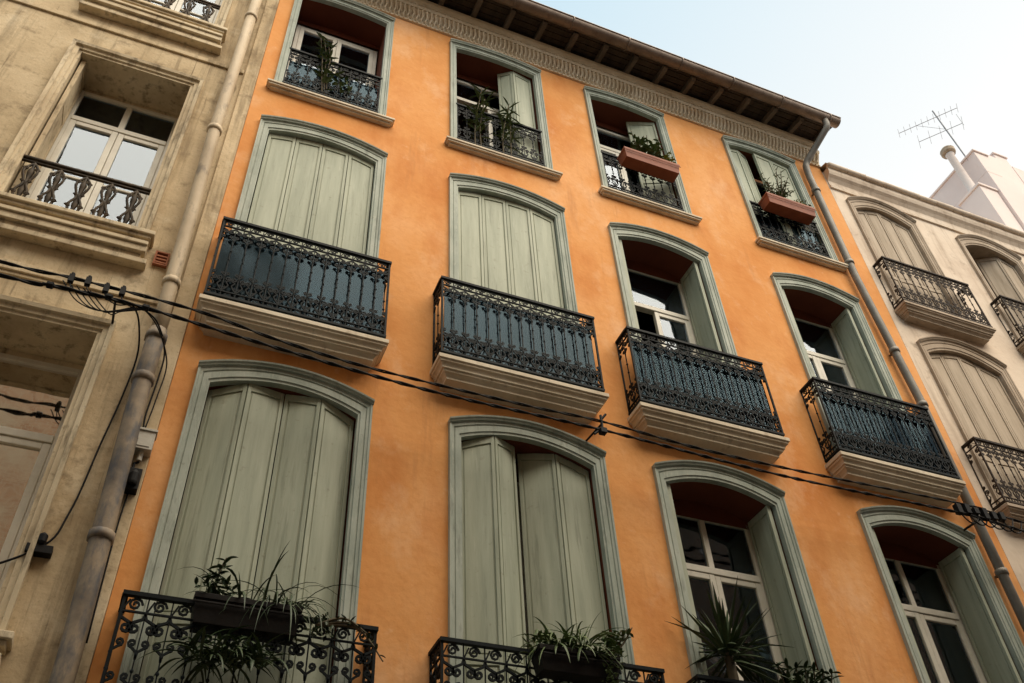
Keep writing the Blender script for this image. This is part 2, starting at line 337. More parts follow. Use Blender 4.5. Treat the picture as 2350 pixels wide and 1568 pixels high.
def railing(x0,x1,yf,yb,z0,z1,sp=.118,k=1.0,top=1.0):
    mb=MB(); H=z1-z0
    panels=[(lambda s,z:(x0+s,yf,z),x1-x0)]
    if yb is not None: panels+=[(lambda s,z:(x0,yf+s,z),yb-yf),(lambda s,z:(x1,yf+s,z),yb-yf)]
    for pi_,(P,Lg) in enumerate(panels):
        n=max(1,round(Lg/sp)); d=Lg/n
        T=lambda pts,r,kk=4: mb.tube([P(a,b) for a,b in pts],r,kk)
        def bar(a,b,z,h,w):
            p=P(a,z); q=P(b,z)
            if pi_==0: mb.box(min(p[0],q[0])-w*.8,max(p[0],q[0])+w*.8,p[1]-w,p[1]+w,z-h/2,z+h/2)
            else: mb.box(p[0]-w,p[0]+w,min(p[1],q[1])+w*1.02,max(p[1],q[1]),z-h/2+.001,z+h/2-.001)
        bar(0,Lg,z1-.014,.028,.020); bar(0,Lg,z0+.012,.024,.014)
        zf=z1-.105*top
        bar(0,Lg,zf,.011,.008); bar(0,Lg,z0+.075,.011,.008)
        R1=.0078*k; R2=.0068*k
        for i in range(n+1):
            s=i*d
            if pi_>0 and i==0: continue
            rr=.013 if (i in (0,n)) else .0064
            T([(s,z0+.01),(s,z1-.02)],rr)
            for zz in (z0+.47*H,z0+.58*H):
                T([(s,zz-.013),(s,zz-.004),(s,zz+.004),(s,zz+.013)],[.006,.012,.012,.006],5)
        for i in range(n):
            s=(i+.5)*d; rc=(z1-.03-zf)/2-.006
            T(spiral((s,(z1-.03+zf)/2),min(rc,d*.38),.008,0,1.6,14),.0064*k)
            T([(s-d*.45,zf+.012),(s-d*.25,z1-.05)],.0050*k)
            T(spiral((s,z0+.043),.024,.024,0,1,9),.0056)
        for i in range(n+1):
            s=i*d
            for sd in (-1,1):
                if (i==0 and sd<0) or (i==n and sd>0): continue
                zt=zf
                a=spiral((s+sd*.033*k,zt-.07*k),.027*k,.005,pi/2,-sd*1.45,14)
                T([(s,zt-.01),(s+sd*.012,zt-.03*k)]+a,R1)
                a=spiral((s+sd*.024*k,zt-.135*k),.018*k,.005,-pi/2,sd*1.25,11)
                T([(s,zt-.20*k),(s+sd*.006,zt-.17*k)]+a,R2)
                zb=z0+.085
                a=spiral((s+sd*.033*k,zb+.150*k),.028*k,.005,-pi/2,sd*1.45,14)
                T([(s,zb),(s+sd*.028*k,zb+.035*k),(s+sd*.046*k,zb+.075*k),(s+sd*.022*k,zb+.115*k)]+a,R1)
                a=spiral((s+sd*.021*k,zb+.220*k),.017*k,.004,-pi/2,sd*1.2,10)
                T([(s,zb+.16*k),(s+sd*.004,zb+.19*k)]+a,R2)
                a=spiral((s+sd*.017*k,zb+.045*k),.012*k,.004,pi/2,-sd*1.2,9)
                T(a,.0052*k)
    return mb
def slab(mb,x0,x1,yf,z1,z0,H=None):
    h=z1-z0
    prof=[(0.0,1),(0.0,.78),(.016,.77),(.016,.66),(.036,.60),(.048,.48),(.048,.40),(.066,.39),(.066,.28),(.086,.22),(.102,.12),(.106,.10),(.106,0)]
    vs=[];k=len(prof)
    for i,t in prof: vs+=[(x0+i,.0,z0+h*t),(x0+i,yf+i,z0+h*t),(x1-i,yf+i,z0+h*t),(x1-i,0,z0+h*t)]
    fs=[]
    for r in range(k-1):
        for j in range(3): fs.append((r*4+j,(r+1)*4+j,(r+1)*4+j+1,r*4+j+1))
    fs+=[(0,1,2,3),((k-1)*4+3,(k-1)*4+2,(k-1)*4+1,(k-1)*4)]
    mb.add(vs,fs)
def smoothpath(pts,n=8):
    P=[Vector(p) for p in pts]; out=[]
    for i in range(len(P)-1):
        p0=P[max(i-1,0)];p1=P[i];p2=P[i+1];p3=P[min(i+2,len(P)-1)]
        for k in range(n):
            t=k/n; out.append(.5*((2*p1)+(p2-p0)*t+(2*p0-5*p1+4*p2-p3)*t*t+(3*p1-p0-3*p2+p3)*t**3))
    out.append(P[-1]); return out

# ================================================================== ORANGE BUILDING
OX0,OX1=-.20,8.55
B=thing('apartment_building',(4.2,3,0),'orange plastered town house with sage green shutters and iron balconies','building')
JE,JD,JW=.11,.105,.09
E=[Op(a+JE,b-JE,3.72,6.715,.15) for a,b in ((-.03,1.43),(2.13,3.66),(4.19,5.66),(6.60,8.12))]
D=[Op(a+JD,b-JD,7.40,10.395,.13) for a,b in ((-.05,1.37),(2.13,3.59),(4.21,5.61),(6.60,7.98))]
W=[Op(a+JW,b-JW,11.25,13.67,.07) for a,b in ((-.02,1.32),(2.14,3.52),(4.23,5.56),(6.62,7.96))]
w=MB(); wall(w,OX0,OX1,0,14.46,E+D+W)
w.quad((OX0,0,0),(OX0,0,14.46),(OX0,7,14.46),(OX0,7,0)); w.quad((OX1,0,0),(OX1,7,0),(OX1,7,14.46),(OX1,0,14.46)); w.quad((OX0,7,0),(OX0,7,14.46),(OX1,7,14.46),(OX1,7,0))
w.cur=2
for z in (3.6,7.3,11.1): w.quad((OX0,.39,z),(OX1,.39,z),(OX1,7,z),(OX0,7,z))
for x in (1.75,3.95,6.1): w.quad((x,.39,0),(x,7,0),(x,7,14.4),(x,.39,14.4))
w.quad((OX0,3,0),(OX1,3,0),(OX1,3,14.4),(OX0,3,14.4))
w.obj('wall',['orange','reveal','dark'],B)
def mkwindow(parent,o,wj,wt,rout,mat='casing',sill=None,hood=True,prof=PROF,label=None,hs=1.0):
    c=MB(); casing(c,o,wj,wt,rout,prof,hood=hood,hs=hs); c=c.obj('window',mat,parent,label=label)
    if sill:
        s=MB(); x0,x1,z,sm=sill
        s.box(x0,x1,-.10,.0,z-.035,z); s.box(x0+.02,x1-.02,-.085,-.001,z-.062,z-.036); s.box(x0+.045,x1-.045,-.055,-.001,z-.085,z-.063)
        s.obj('sill',sm,c,bevel=.006)
    return c
def shutter(parent,segs,z0,o,mids,mat='green'):
    for p0,p1 in segs:
        m=MB(); leaf(m,p0,p1,z0,lambda x:o.top(x)-.012,mids); m.obj('shutter',mat,parent,bevel=.003)
lab={'c':'arched window with closed green shutters','o':'arched window with shutters folded open'}
o=E[0]; c=mkwindow(B,o,JE,.135,.165,label='arched window, shutters folded in a zigzag')
shutter(c,[((o.x0+.012,.105),(.385,.03)),((.385,.03),(.70,.11)),((.705,.11),(1.0,.03)),((1.0,.03),(o.x1-.012,.095))],3.75,o,(.95,))
o=E[1]; c=mkwindow(B,o,JE,.135,.165,label='arched window, shutters standing slightly ajar')
shutter(c,[((o.x0+.012,.08),(2.57,.01)),((2.57,.01),(2.82,.14)),((2.885,.23),(3.20,.08)),((3.20,.08),(o.x1-.012,.09))],3.75,o,(.95,))
sash(c,o.x0,o.x1,3.75,6.66,.38)
for i in (2,3):
    o=E[i]; c=mkwindow(B,o,JE,.135,.165,label=lab['o'])
    shutter(c,[((o.x1-.045,.03),(o.x1-.05,.37)),((o.x0+.05,.37),(o.x0+.045,.03))],3.75,o,(.95,))
    sash(c,o.x0+.06,o.x1-.06,3.75,6.71,.38,transom=6.08,bars=(),curtain=[(o.x0+.1,o.x0+.35,3.8,6.6)] if i==3 else [(o.x1-.35,o.x1-.1,3.8,6.0)])
for i in (0,1):
    o=D[i]; c=mkwindow(B,o,JD,.135,.145,label=lab['c']); q=(o.x1-o.x0-.024)/4; y=.045
    shutter(c,[((o.x0+.012+q*k,y+(.016 if k in(1,2) else 0)),(o.x0+.012+q*(k+1),y+(.012 if k in(0,1) else 0))) for k in range(4)],7.43,o,(.32,.95,))
for i in (2,3):
    o=D[i]; c=mkwindow(B,o,JD,.135,.145,label=lab['o'])
    shutter(c,[((o.x1-.045,.03),(o.x1-.05,.37)),((o.x0+.05,.37),(o.x0+.045,.03))],7.43,o,(.95,))
    sash(c,o.x0+.06,o.x1-.06,7.42,10.39,.38,transom=9.68,openleft=(i==2),topsplit=False,curtain=[(o.x1-.50,o.x1-.10,7.5,10.3)] if i==2 else [(o.x0+.1,o.x1-.1,7.5,10.3)])
segs=[[], [((2.94,.20),(3.12,.07)),((3.12,.07),(3.41,.09))],
      [((4.34,.07),(4.50,.33)),((5.06,.24),(5.45,.07))],
      [((6.73,.06),(6.94,.06)),((6.94,.06),(7.14,.14)),((7.21,.03),(7.53,.045)),((7.53,.045),(7.85,.05))]]
for i in range(4):
    o=W[i]; X0,X1=o.x0-JW,o.x1+JW
    c=mkwindow(B,o,JW,.10,.08,sill=(X0-.07,X1+.10,11.25,'slab'),label='small top floor window with iron guard rail')
    shutter(c,segs[i],11.28,o,(.9,))
    sash(c,o.x0+.02,o.x1-.02,11.26,13.52,.36,transom=13.0 if i!=0 else None,openleft=(i in (1,3)),topsplit=False,curtain=[(o.x1-.35,o.x1-.08,11.4,13.4)] if i in(0,2) else None)
    r=railing(o.x0+.01,o.x1-.01,.0,None,11.40,12.21,sp=.13); r.obj('railing','iron',c)
    if i in (0,3):
        g=MB(); g.box(o.x0+.03,o.x1-.03,.035,.040,11.30,12.0); g.obj('screen','bluepanel',c)
BX=[(-.13,1.44),(1.98,3.63),(4.04,5.71),(6.42,8.04)]
for i,(a,b) in enumerate(BX):
    s=MB(); slab(s,a-.035,b+.035,-.275,7.41,7.21); bal=s.obj('balcony','slab',B,bevel=.003)
    railing(a,b,-.24,0,7.455,8.48).obj('railing','iron',bal)
    g=MB(); g.box(a+.03,b-.03,-.212,-.207,7.47,8.34); g.obj('screen','bluepanel' if i<2 else 'clearpanel',bal)
for i,(a,b) in enumerate([(-.11,1.52),(2.0,3.76),(4.08,5.78),(6.45,8.25)]):
    s=MB(); slab(s,a-.035,b+.035,-.285,3.68,3.44); bal=s.obj('balcony','slab',B,bevel=.003)
    railing(a,b,-.24,0,3.72,4.68,sp=.155,k=1.5,top=1.25).obj('railing','iron',bal)
# decorated cornice
c=MB()
prof=[(0,13.95),(-.03,13.95),(-.035,13.98),(-.02,13.99),(-.025,14.04),(-.045,14.11),(-.080,14.19),(-.10,14.22),(-.12,14.22),(-.13,14.28),(-.10,14.29),(-.12,14.34),(-.16,14.38),(-.17,14.44),(0,14.44)]
k=len(prof)
c.add([(x,y,z) for x in (OX0,OX1) for y,z in prof],[(j,j+k,j+k+1,j+1) for j in range(k-1)]+[tuple(range(k)),tuple(range(2*k-1,k-1,-1))])
x=OX0+.05
while x<OX1-.03:
    c.tube([(x,-.03,14.0),(x-.009,-.05,14.025),(x+.004,-.055,14.07),(x+.012,-.066,14.11),(x+.004,-.088,14.15),(x-.010,-.11,14.18),(x+.004,-.115,14.205)],[.009,.017,.013,.016,.017,.020,.012],6)
    c.tube([(x+.033,-.045,14.07),(x+.033,-.078,14.14),(x+.033,-.102,14.19)],[.006,.009,.008],5)
    c.tube([(x-.018,-.122,14.315),(x+.018,-.130,14.315)],[.015,.015],6)
    c.tube([(x,-.033,13.965),(x+.022,-.037,13.965)],[.011,.011],6)
    x+=.066
c.obj('cornice','cornice',B,smooth=False)
e=MB()
zE=lambda y:14.45+(y+.55)*.22
for i in range(6):
    ya,yb=-.55+i*.1+.004,-.55+i*.1+.096
    e.add([(OX0-.02,ya,zE(ya)),(OX1+.06,ya,zE(ya)),(OX1+.06,yb,zE(yb)),(OX0-.02,yb,zE(yb)),(OX0-.02,ya,zE(ya)+.02),(OX1+.06,ya,zE(ya)+.02),(OX1+.06,yb,zE(yb)+.02),(OX0-.02,yb,zE(yb)+.02)],[(0,3,2,1),(4,5,6,7),(0,1,5,4),(1,2,6,5),(2,3,7,6),(3,0,4,7)])
x=OX0+.12
e.cur=1
while x<OX1+.02:
    vs=[]
    for y,h in ((-.50,.06),(-.45,.095),(.0,.10)):
        z=zE(y)-.002
        vs+=[(x-.035,y,z-h),(x+.035,y,z-h),(x+.035,y,z),(x-.035,y,z)]
    e.add(vs,[(0,1,2,3)]+[(i*4+j,i*4+4+j,i*4+4+(j+1)%4,i*4+(j+1)%4) for i in range(2) for j in range(4)])
    x+=.505
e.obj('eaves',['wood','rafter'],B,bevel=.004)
r=MB()
x=OX0-.02
while x<OX1+.06:
    n=6;vs=[]
    for y,z in ((-.62,14.53),(3,15.6)):
        for j in range(n+1):
            a=pi*j/n; vs.append((x+.09-.09*math.cos(a),y,z+.055*math.sin(a)))
    r.add(vs,[(j,j+1,j+n+2,j+n+1) for j in range(n)])
    x+=.181
r.quad((OX0,-.6,14.525),(OX1+.06,-.6,14.525),(OX1+.06,3,15.55),(OX0,3,15.55)); r.quad((OX0,3,15.55),(OX1+.06,3,15.55),(OX1+.06,7,14.46),(OX0,7,14.46))
r.obj('roof','tile',B)
g=MB()
n=12; X0,X1=OX0-.05,OX1+.08; GY,GZ=-.60,14.46
for ra in (.092,.085):
    vs=[]
    for x in (X0,X1):
        for j in range(n+1):
            a=pi+pi*j/n; vs.append((x,GY+ra*math.cos(a),GZ+ra*math.sin(a)))
    g.add(vs,[(j,j+1,j+n+2,j+n+1) for j in range(n)])
g.tube([(X0,GY-.095,GZ+.005),(X1,GY-.095,GZ+.005)],.013,6)
g.add([(X1,GY+.092*math.cos(pi+pi*j/n),GZ+.092*math.sin(pi+pi*j/n)) for j in range(n+1)],[tuple(range(n+1))])
x=X0+.4
while x<X1:
    g.tube([(x,GY+.099*math.cos(pi+pi*j/n),GZ+.099*math.sin(pi+pi*j/n)) for j in range(n+1)],.012,4); x+=.92
g.obj('gutter','gutter',B,smooth=True)
def pipe(mb,pts,r,collars=(),n=12):
    P=[Vector(p) for p in pts]; out=[P[0]]
    for i in range(1,len(P)-1):
        a=(P[i-1]-P[i]); b=(P[i+1]-P[i]); d=min(.09,a.length*.4,b.length*.4); a.normalize(); b.normalize()
        s0=P[i]+a*d; s1=P[i]+b*d
        for t in (0,.25,.5,.75,1): out.append((s0*(1-t)+P[i]*t)*(1-t)+(P[i]*(1-t)+s1*t)*t)
    out.append(P[-1]); mb.tube(out,r,n)
    for c_ in collars:
        for i in range(len(P)-1):
            if min(P[i].z,P[i+1].z)<=c_<=max(P[i].z,P[i+1].z):
                t=(c_-P[i].z)/(P[i+1].z-P[i].z); q=P[i].lerp(P[i+1],t)
                mb.tube([q+Vector((0,0,-.035)),q+Vector((0,0,-.03)),q+Vector((0,0,.03)),q+Vector((0,0,.035))],[r,r+.014,r+.014,r],n)
                mb.box(q.x-.012,q.x+.012,q.y,.0,c_-.01,c_+.01); break
p=MB(); pipe(p,[(8.36,GY,14.40),(8.36,GY,14.22),(8.12,-.09,13.72),(8.09,-.09,13.4),(8.09,-.09,11.0),(8.22,-.09,8.8),(8.26,-.09,0.1)],.052,(13.0,11.3,9.6,8.7,6.4,5))
p.obj('downpipe','pipegrey',B,smooth=True)

# ================================================================== LEFT (STONE) BUILDING
S=thing('stone_building',(-2.6,3,0),'stained cream stone town house with cast iron window rails','building')
LX0,LX1=-6.0,-.203
LO=[Op(-1.95+dx,-.83+dx,8.14+dz,10.74+dz,0) for dz in (0,3.76,-3.78) for dx in (0,-2.55)]
w=MB(); wall(w,LX0,LX1,0,16.5,LO,depth=.42,mrev=1)
w.quad((LX0,0,0),(LX0,0,16.5),(LX0,7,16.5),(LX0,7,0)); w.quad((LX1,0,0),(LX1,7,0),(LX1,7,16.5),(LX1,0,16.5)); w.quad((LX0,7,0),(LX0,7,16.5),(LX1,7,16.5),(LX1,7,0)); w.quad((LX0,0,16.5),(LX1,0,16.5),(LX1,7,16.5),(LX0,7,16.5))
w.cur=2
for z in (4.2,8.0,11.8): w.quad((LX0,.43,z),(LX1,.43,z),(LX1,7,z),(LX0,7,z))
w.quad((LX0,2.5,0),(LX1,2.5,0),(LX1,2.5,16.4),(LX0,2.5,16.4)); w.quad((-2.2,.43,0),(-2.2,7,0),(-2.2,7,16.4),(-2.2,.43,16.4))
w.cur=0
w.box(-.345,-.2035,-.03,-.001,0,16.4)
w.box(LX0,-.36,-.025,-.001,11.30,11.37); w.box(LX0,-.36,-.04,-.001,7.40,7.50); w.box(LX0,-.36,-.022,-.001,7.36,7.398)
w.obj('wall',['stone','stonetrim','dark'],S,bevel=.006)
PF=[(-.06,.05),(-.06,-.02),(.2,-.022),(.25,-.04),(.62,-.045),(.68,-.07),(1,-.08),(1,0)]
def balust(mb,x,y,z0,z1):
    H=z1-z0; w_=1.0
    for sd in (-1,1):
        pts=[(x,y,z0+.03),(x+sd*.042*w_,y-.01,z0+.1*H+.03),(x+sd*.048*w_,y-.015,z0+.28*H),(x+sd*.016,y-.01,z0+.43*H),(x+sd*.028,y-.01,z0+.55*H),(x+sd*.055*w_,y-.02,z0+.70*H),(x+sd*.042*w_,y-.01,z0+.84*H),(x+sd*.008,y,z0+.95*H)]
        mb.tube(smoothpath(pts,3),.013,6)
        mb.tube([(x+sd*a*w_,y-.02,z0+b) for a,b in spiral((.052,.22*H),.022,.006,0,1.4,10)],.009,5)
        mb.tube([(x+sd*a*w_,y-.02,z0+b) for a,b in spiral((.046,.80*H),.022,.006,0,-1.4,10)],.009,5)
        mb.tube([(x+sd*a*w_,y-.015,z0+b) for a,b in spiral((.026,.50*H),.018,.006,0,1.3,9)],.009,5)
    mb.lathe((x,y,z0),[(.01,0),(.026,.02),(.012,.08*H),(.018,.2*H),(.030,.3*H),(.014,.42*H),(.024,.46*H),(.024,.5*H),(.012,.55*H),(.026,.68*H),(.031,.76*H),(.012,.86*H),(.018,.93*H),(.01,H)],8)
for o in LO:
    c=MB(); casing(c,o,.105,.11,0,PF,hood=False); c=c.obj('window','stonetrim',S,label='tall rectangular window in moulded stone frame')
    l=MB()
    a,b=o.x0-.24,o.x1+.17; z=o.z0
    for (ins,yf,za,zb) in ((.0,-.17,-.05,0),(.025,-.145,-.085,-.051),(.05,-.12,-.13,-.086),(.03,-.15,-.175,-.131),(.03,-.13,-.25,-.176),(.06,-.09,-.30,-.251),(.0,-.10,-.36,-.301)):
        l.box(a+ins,b-ins,yf,-.001,z+za,z+zb)
    l.obj('sill','stonetrim',c,bevel=.007)
    low=o.z0<5
    sash(c,o.x0+.04,o.x1-.04,o.z0,10.74+(o.z0-8.14)-.06,.40,transom=o.z0+(2.02 if not low else 1.80),bars=() if low else (o.z0+1.1,),
         curtain=[(o.x0+.1,(o.x0+o.x1)/2-.03,o.z0,o.z0+1.45),((o.x0+o.x1)/2+.03,o.x1-.1,o.z0,o.z0+1.3),(o.x0+.1,o.x0+.5,o.z0+2.0,o.z0+2.5),(o.x1-.45,o.x1-.1,o.z0+2.0,o.z0+2.5)] if not low else None,topsplit=not low,gm='glasswarm' if low else 'glass')
    for sx in (o.x0+.03,):
        m=MB(); leaf(m,(sx,.38),(sx,.06),o.z0+.02,lambda x,o=o:o.zs-.03,(.9,1.8)); m.obj('shutter','stonetrim',c)
    if not low:
        r=MB(); z0,z1=o.z0+.06,o.z0+.73
        r.box(o.x0,o.x1,-.02,.02,z1-.03,z1); r.box(o.x0,o.x1,-.012,.012,z1-.065,z1-.05); r.box(o.x0,o.x1,-.015,.015,z0,z0+.02)
        for k in range(5): balust(r,o.x0+.12+k*(o.x1-o.x0-.24)/4,0,z0+.02,z1-.05)
        r.obj('railing','castiron',c,smooth=True)
p=MB(); pipe(p,[(-.45,-.12,16.4),(-.46,-.12,9.95),(-.41,-.12,7.45),(-.40,-.12,7.0)],.062,(15,12.4,9.93,7.6)); p.obj('downpipe','creampipe',S,smooth=True,label='cream painted upper downpipe')
p=MB(); pipe(p,[(-.40,-.12,7.03),(-.40,-.12,6.5),(-.33,-.12,4.3),(-.30,-.12,.1)],.072,(6.95,6.5,5.1)); p.obj('downpipe','zincpipe',S,smooth=True,label='worn grey lower downpipe')
v=MB(); X0,X1,Z0,Z1=-.62,-.50,7.88,8.05
rectframe(v,X0,X1,Z0,Z1,-.035,.015,.034)
for k in range(3): v.box(X0+.016,X1-.016,-.03,-.004,Z0+.028+k*.04,Z0+.045+k*.04)
v.cur=1; v.box(X0+.016,X1-.016,-.004,-.002,Z0+.016,Z1-.016)
v.obj('vent',['ventclay','dark'],S)

# ================================================================== RIGHT (PALE) BUILDING
R=thing('plaster_building',(11.2,3,0),'weathered pale pink rendered house with faded beige shutters','building')
RX0,RX1=8.553,13.98
def ro(a,b,z0,zs): return Op(a+.12,b-.12,z0,zs,.20)
RO=[ro(8.79,10.14,10.62,13.05),ro(11.02,12.4,10.62,13.05),ro(8.80,10.33,7.30,9.90),ro(11.02,12.5,7.30,9.90),ro(8.80,10.33,3.7,6.4),ro(11.02,12.5,3.7,6.4)]
w=MB(); wall(w,RX0,RX1,0,13.85,RO)
w.quad((RX0,7,0),(RX0,7,13.8),(RX1,7,13.8),(RX1,7,0)); w.quad((RX1,0,0),(RX1,7,0),(RX1,7,13.8),(RX1,0,13.8))
w.cur=2
for z in (3.5,7.2,10.5): w.quad((RX0,.39,z),(RX1,.39,z),(RX1,7,z),(RX0,7,z))
w.quad((RX0,2.5,0),(RX1,2.5,0),(RX1,2.5,13.8),(RX0,2.5,13.8)); w.quad((10.6,.39,0),(10.6,7,0),(10.6,7,13.8),(10.6,.39,13.8))
w.obj('wall',['plaster','taupe','dark'],R)
for i,o in enumerate(RO):
    c=mkwindow(R,o,.12,.14,.24,mat='taupe',label='deeply arched window, faded beige shutters')
    q=(o.x1-o.x0-.024)/4; xa=o.x0+.012
    if i==1: segs_=[((xa+2*q,.28),(xa+3*q,.08)),((xa+3*q,.08),(xa+4*q,.07))]
    else: segs_=[((xa+q*k,.05+.02*(k%2)),(xa+q*(k+1),.05+.02*((k+1)%2))) for k in range(4)]
    shutter(c,segs_,o.z0+.02,o,(.9,),'beigeshut')
    s=MB(); slab(s,o.x0-.25,o.x1+.28,-.22,o.z0,o.z0-.18); bal=s.obj('balcony','taupe',c,bevel=.003)
    railing(o.x0-.22,o.x1+.25,-.19,0,o.z0+.03,o.z0+.95,sp=.13).obj('railing','rustiron',bal)
c=MB()
prof=[(0,13.42),(-.03,13.42),(-.035,13.47),(-.02,13.48),(-.02,13.60),(-.06,13.66),(-.10,13.70),(-.12,13.76),(-.12,13.84),(0,13.84)]
k=len(prof); c.add([(x,y,z) for x in (RX0+.02,RX1) for y,z in prof],[(j,j+k,j+k+1,j+1) for j in range(k-1)]+[tuple(range(k)),tuple(range(2*k-1,k-1,-1))])
c.obj('cornice','plaster',R)
r=MB(); x=RX0+.03; i=0
while x<RX1-.2:
    L_=.36; dz=13.885+.006*math.sin(i*2.3)
    r.tube([(x,-.13+.004*(i%3),dz),(x+.02,-.13,dz),(x+L_-.03,-.13,dz+.004),(x+L_,-.13,dz)],[.044,.055,.055,.062],10)
    x+=L_+.01; i+=1
r.quad((RX0,-.14,13.93),(RX1,-.14,13.93),(RX1,3.5,14.9),(RX0,3.5,14.9)); r.quad((RX0,3.5,14.9),(RX1,3.5,14.9),(RX1,7,13.8),(RX0,7,13.8))
r.obj('roof','plaster',R,smooth=True,label='roof edge of rounded mortared tiles')

# ================================================================== PINK BUILDING
K=thing('tall_pink_building',(18,4,0),'tall smooth pink rendered house behind the roofs','building')
w=MB(); w.box(14.0,24,.3,8,0,17.0); w.box(14.0,14.42,.3,4.0,17.0,17.72); w.box(14.422,14.78,.32,3.2,17.0,17.88); w.box(14.782,15.15,.34,2.5,17.0,18.08); w.box(15.152,15.5,.33,2.6,17.0,17.8); w.box(15.502,24,.31,3.0,17.0,17.45)
w.box(13.97,14.41,.27,4.03,17.722,17.77); w.box(14.76,15.18,.31,2.53,18.082,18.13)
w.obj('wall','pink',K,bevel=.01)
w=MB(); w.box(14.9,24.1,.05,.299,16.05,16.25); w.box(14.85,24.15,-.02,.298,16.25,16.45); w.box(15.0,24,.15,.297,15.7,16.05)
w.obj('cornice','pinkwhite',K,bevel=.02)
w=MB(); w.box(13.50,13.985,.36,.90,13,16.35); w.box(13.47,13.986,.33,.93,16.352,16.42)
w.add([(13.99,1.2,13),(13.99,1.9,13),(13.99,1.9,16.4),(13.99,1.2,16.9),(13.72,1.2,13),(13.72,1.9,13),(13.72,1.9,16.2),(13.72,1.2,16.7)],[(0,1,2,3),(7,6,5,4),(0,4,5,1),(1,5,6,2),(2,6,7,3),(3,7,4,0)])
w.obj('chimney','pink',K,bevel=.01)
FX=13.72
w=MB(); w.lathe((FX,.62,16.42),[(.13,0),(.12,.1),(.095,.18),(.085,.6),(.078,1.38),(.09,1.42),(.095,1.46)],14)
w.cur=1
w.lathe((FX,.62,17.88),[(.08,0),(.14,.03),(.155,.08),(.13,.11),(.155,.14),(.11,.20),(.03,.24)],14)
w.obj('flue',['pinkwhite','taupe'],K,smooth=True,label='round rendered flue with rusty cap')
w=MB(); w.tube([(15.6,-.05,16.2),(15.6,-.25,16.35),(15.6,-.42,16.3),(15.6,-.48,16.15)],.035,8); w.lathe((15.6,-.48,15.9),[(.13,0),(.14,.03),(.09,.14),(.04,.24)],12)
w.obj('lamp','rustiron',K,smooth=True)
A=MB()
mt=Vector((13.93,.5,19.57)); mb_=Vector((14.03,.5,17.3)); A.tube([mb_,mt],.016,6)
bd=Vector((-.62,.78,0)); pd=Vector((.78,.62,0))
for zc,l0,l1,ne,el in ((19.33,-.45,.85,11,.13),(18.8,-.35,.6,5,.20)):
    t=(zc-mb_.z)/(mt.z-mb_.z); q=mb_.lerp(mt,t); A.tube([q+bd*l0,q+bd*l1],.007,5)
    for k in range(ne):
        r_=q+bd*(l0+(l1-l0)*k/(ne-1)); A.tube([r_-pd*el,r_+pd*el],.004,4)
A.tube([mt+Vector((0,0,-.75)),mt+Vector((0,0,-.25))+bd*.45],.005,4)
for s_ in(-1,1): A.tube([mb_.lerp(mt,.72)+bd*-.35+Vector((0,0,-.22*s_)),mb_.lerp(mt,.72)+bd*-.35],.005,4)
tag(A.obj('tv_antenna','steel'),'thin aluminium yagi antenna on a tilted mast','antenna')

# ================================================================== OPPOSITE SIDE OF STREET, GROUND
def opposite(x0,x1,h,wallmat,label,rows):  # unseen houses behind the camera, heights shaped to shade the lower facades
    Q=thing('unseen_opposite_house',((x0+x1)/2,-10,0),label,'building')
    n=int((x1-x0)/2.5); qo=[Op(x0+.7+2.4*i,x0+1.8+2.4*i,4.2+3.3*j,6.2+3.3*j,0) for i in range(n) for j in range(rows)]
    w=MB(); wall(w,x0,x1,0,h,qo,y=0,depth=.2,mrev=1)
    w.v=[(x,-7.2-y,z) for x,y,z in w.v]
    w.cur=0
    w.quad((x0,-7.2,h),(x1,-7.2,h),(x1,-14,h),(x0,-14,h)); w.quad((x0,-14,0),(x1,-14,0),(x1,-14,h),(x0,-14,h))
    w.quad((x0,-7.2,0),(x0,-14,0),(x0,-14,h),(x0,-7.2,h)); w.quad((x1,-7.2,0),(x1,-14,0),(x1,-14,h),(x1,-7.2,h))
    w.cur=2; w.quad((x0+.01,-7.5,0),(x1-.01,-7.5,0),(x1-.01,-7.5,h-.1),(x0+.01,-7.5,h-.1))
    w.obj('wall',[wallmat,'darkrender','dark'],Q)
opposite(-14,.9,16.5,'brick','unseen brick house across the narrow street, raised to darken the lower left',1)
opposite(.92,24,13.5,'darkrender','unseen lower rendered house across the narrow street, dark to cut bounced light',2)
def struct(mb,name,m):
    o=mb.obj(name,m); o['kind']='structure'; return o
g=MB(); g.quad((-150,-150,0),(150,-150,0),(150,150,0),(-150,150,0)); struct(g,'ground','ground')
g=MB(); g.quad((-60,-5.9,.004),(60,-5.9,.004),(60,-1.3,.004),(-60,-1.3,.004)); struct(g,'road','asphalt')
g=MB(); g.box(-60,60,-1.3,-.001,.002,.13); struct(g,'pavement','paving')
g=MB(); g.box(-60,60,-7.19,-5.9,.002,.13); struct(g,'pavement','paving')

# ================================================================== CABLES
def twist(mb,pts,r,off,strands=2,pitch=.35):
    path=smoothpath(pts,14)
    for s_ in range(strands):
        q=[];L_=0
        for i,p_ in enumerate(path):
            if i: L_+=(p_-path[i-1]).length
            a=2*pi*L_/pitch+2*pi*s_/strands
            q.append(p_+Vector((0,math.cos(a)*off,math.sin(a)*off)))
        mb.tube(q,r,6)
y=-.38
cA=[(-4,y,7.22),(-1.61,y,7.12),(-1.08,y,7.13),(-.16,y,7.10),(.52,y,6.99),(1.34,y,6.92),(2.69,y,6.91),(3.47,y,6.93),(4.47,y,6.88),(5.65,y,6.89),(7.75,y,6.96),(8.54,y,6.90),(12,y,6.7)]
cB=[(-4,y,7.05),(-1.56,y,6.98),(-1.21,y,7.00),(-.57,y,7.0),(.53,y,6.90),(1.88,y,6.82),(3.46,y,6.83),(5.42,y,6.78),(7.61,y,6.83),(8.47,y,6.78),(12,y,6.6)]
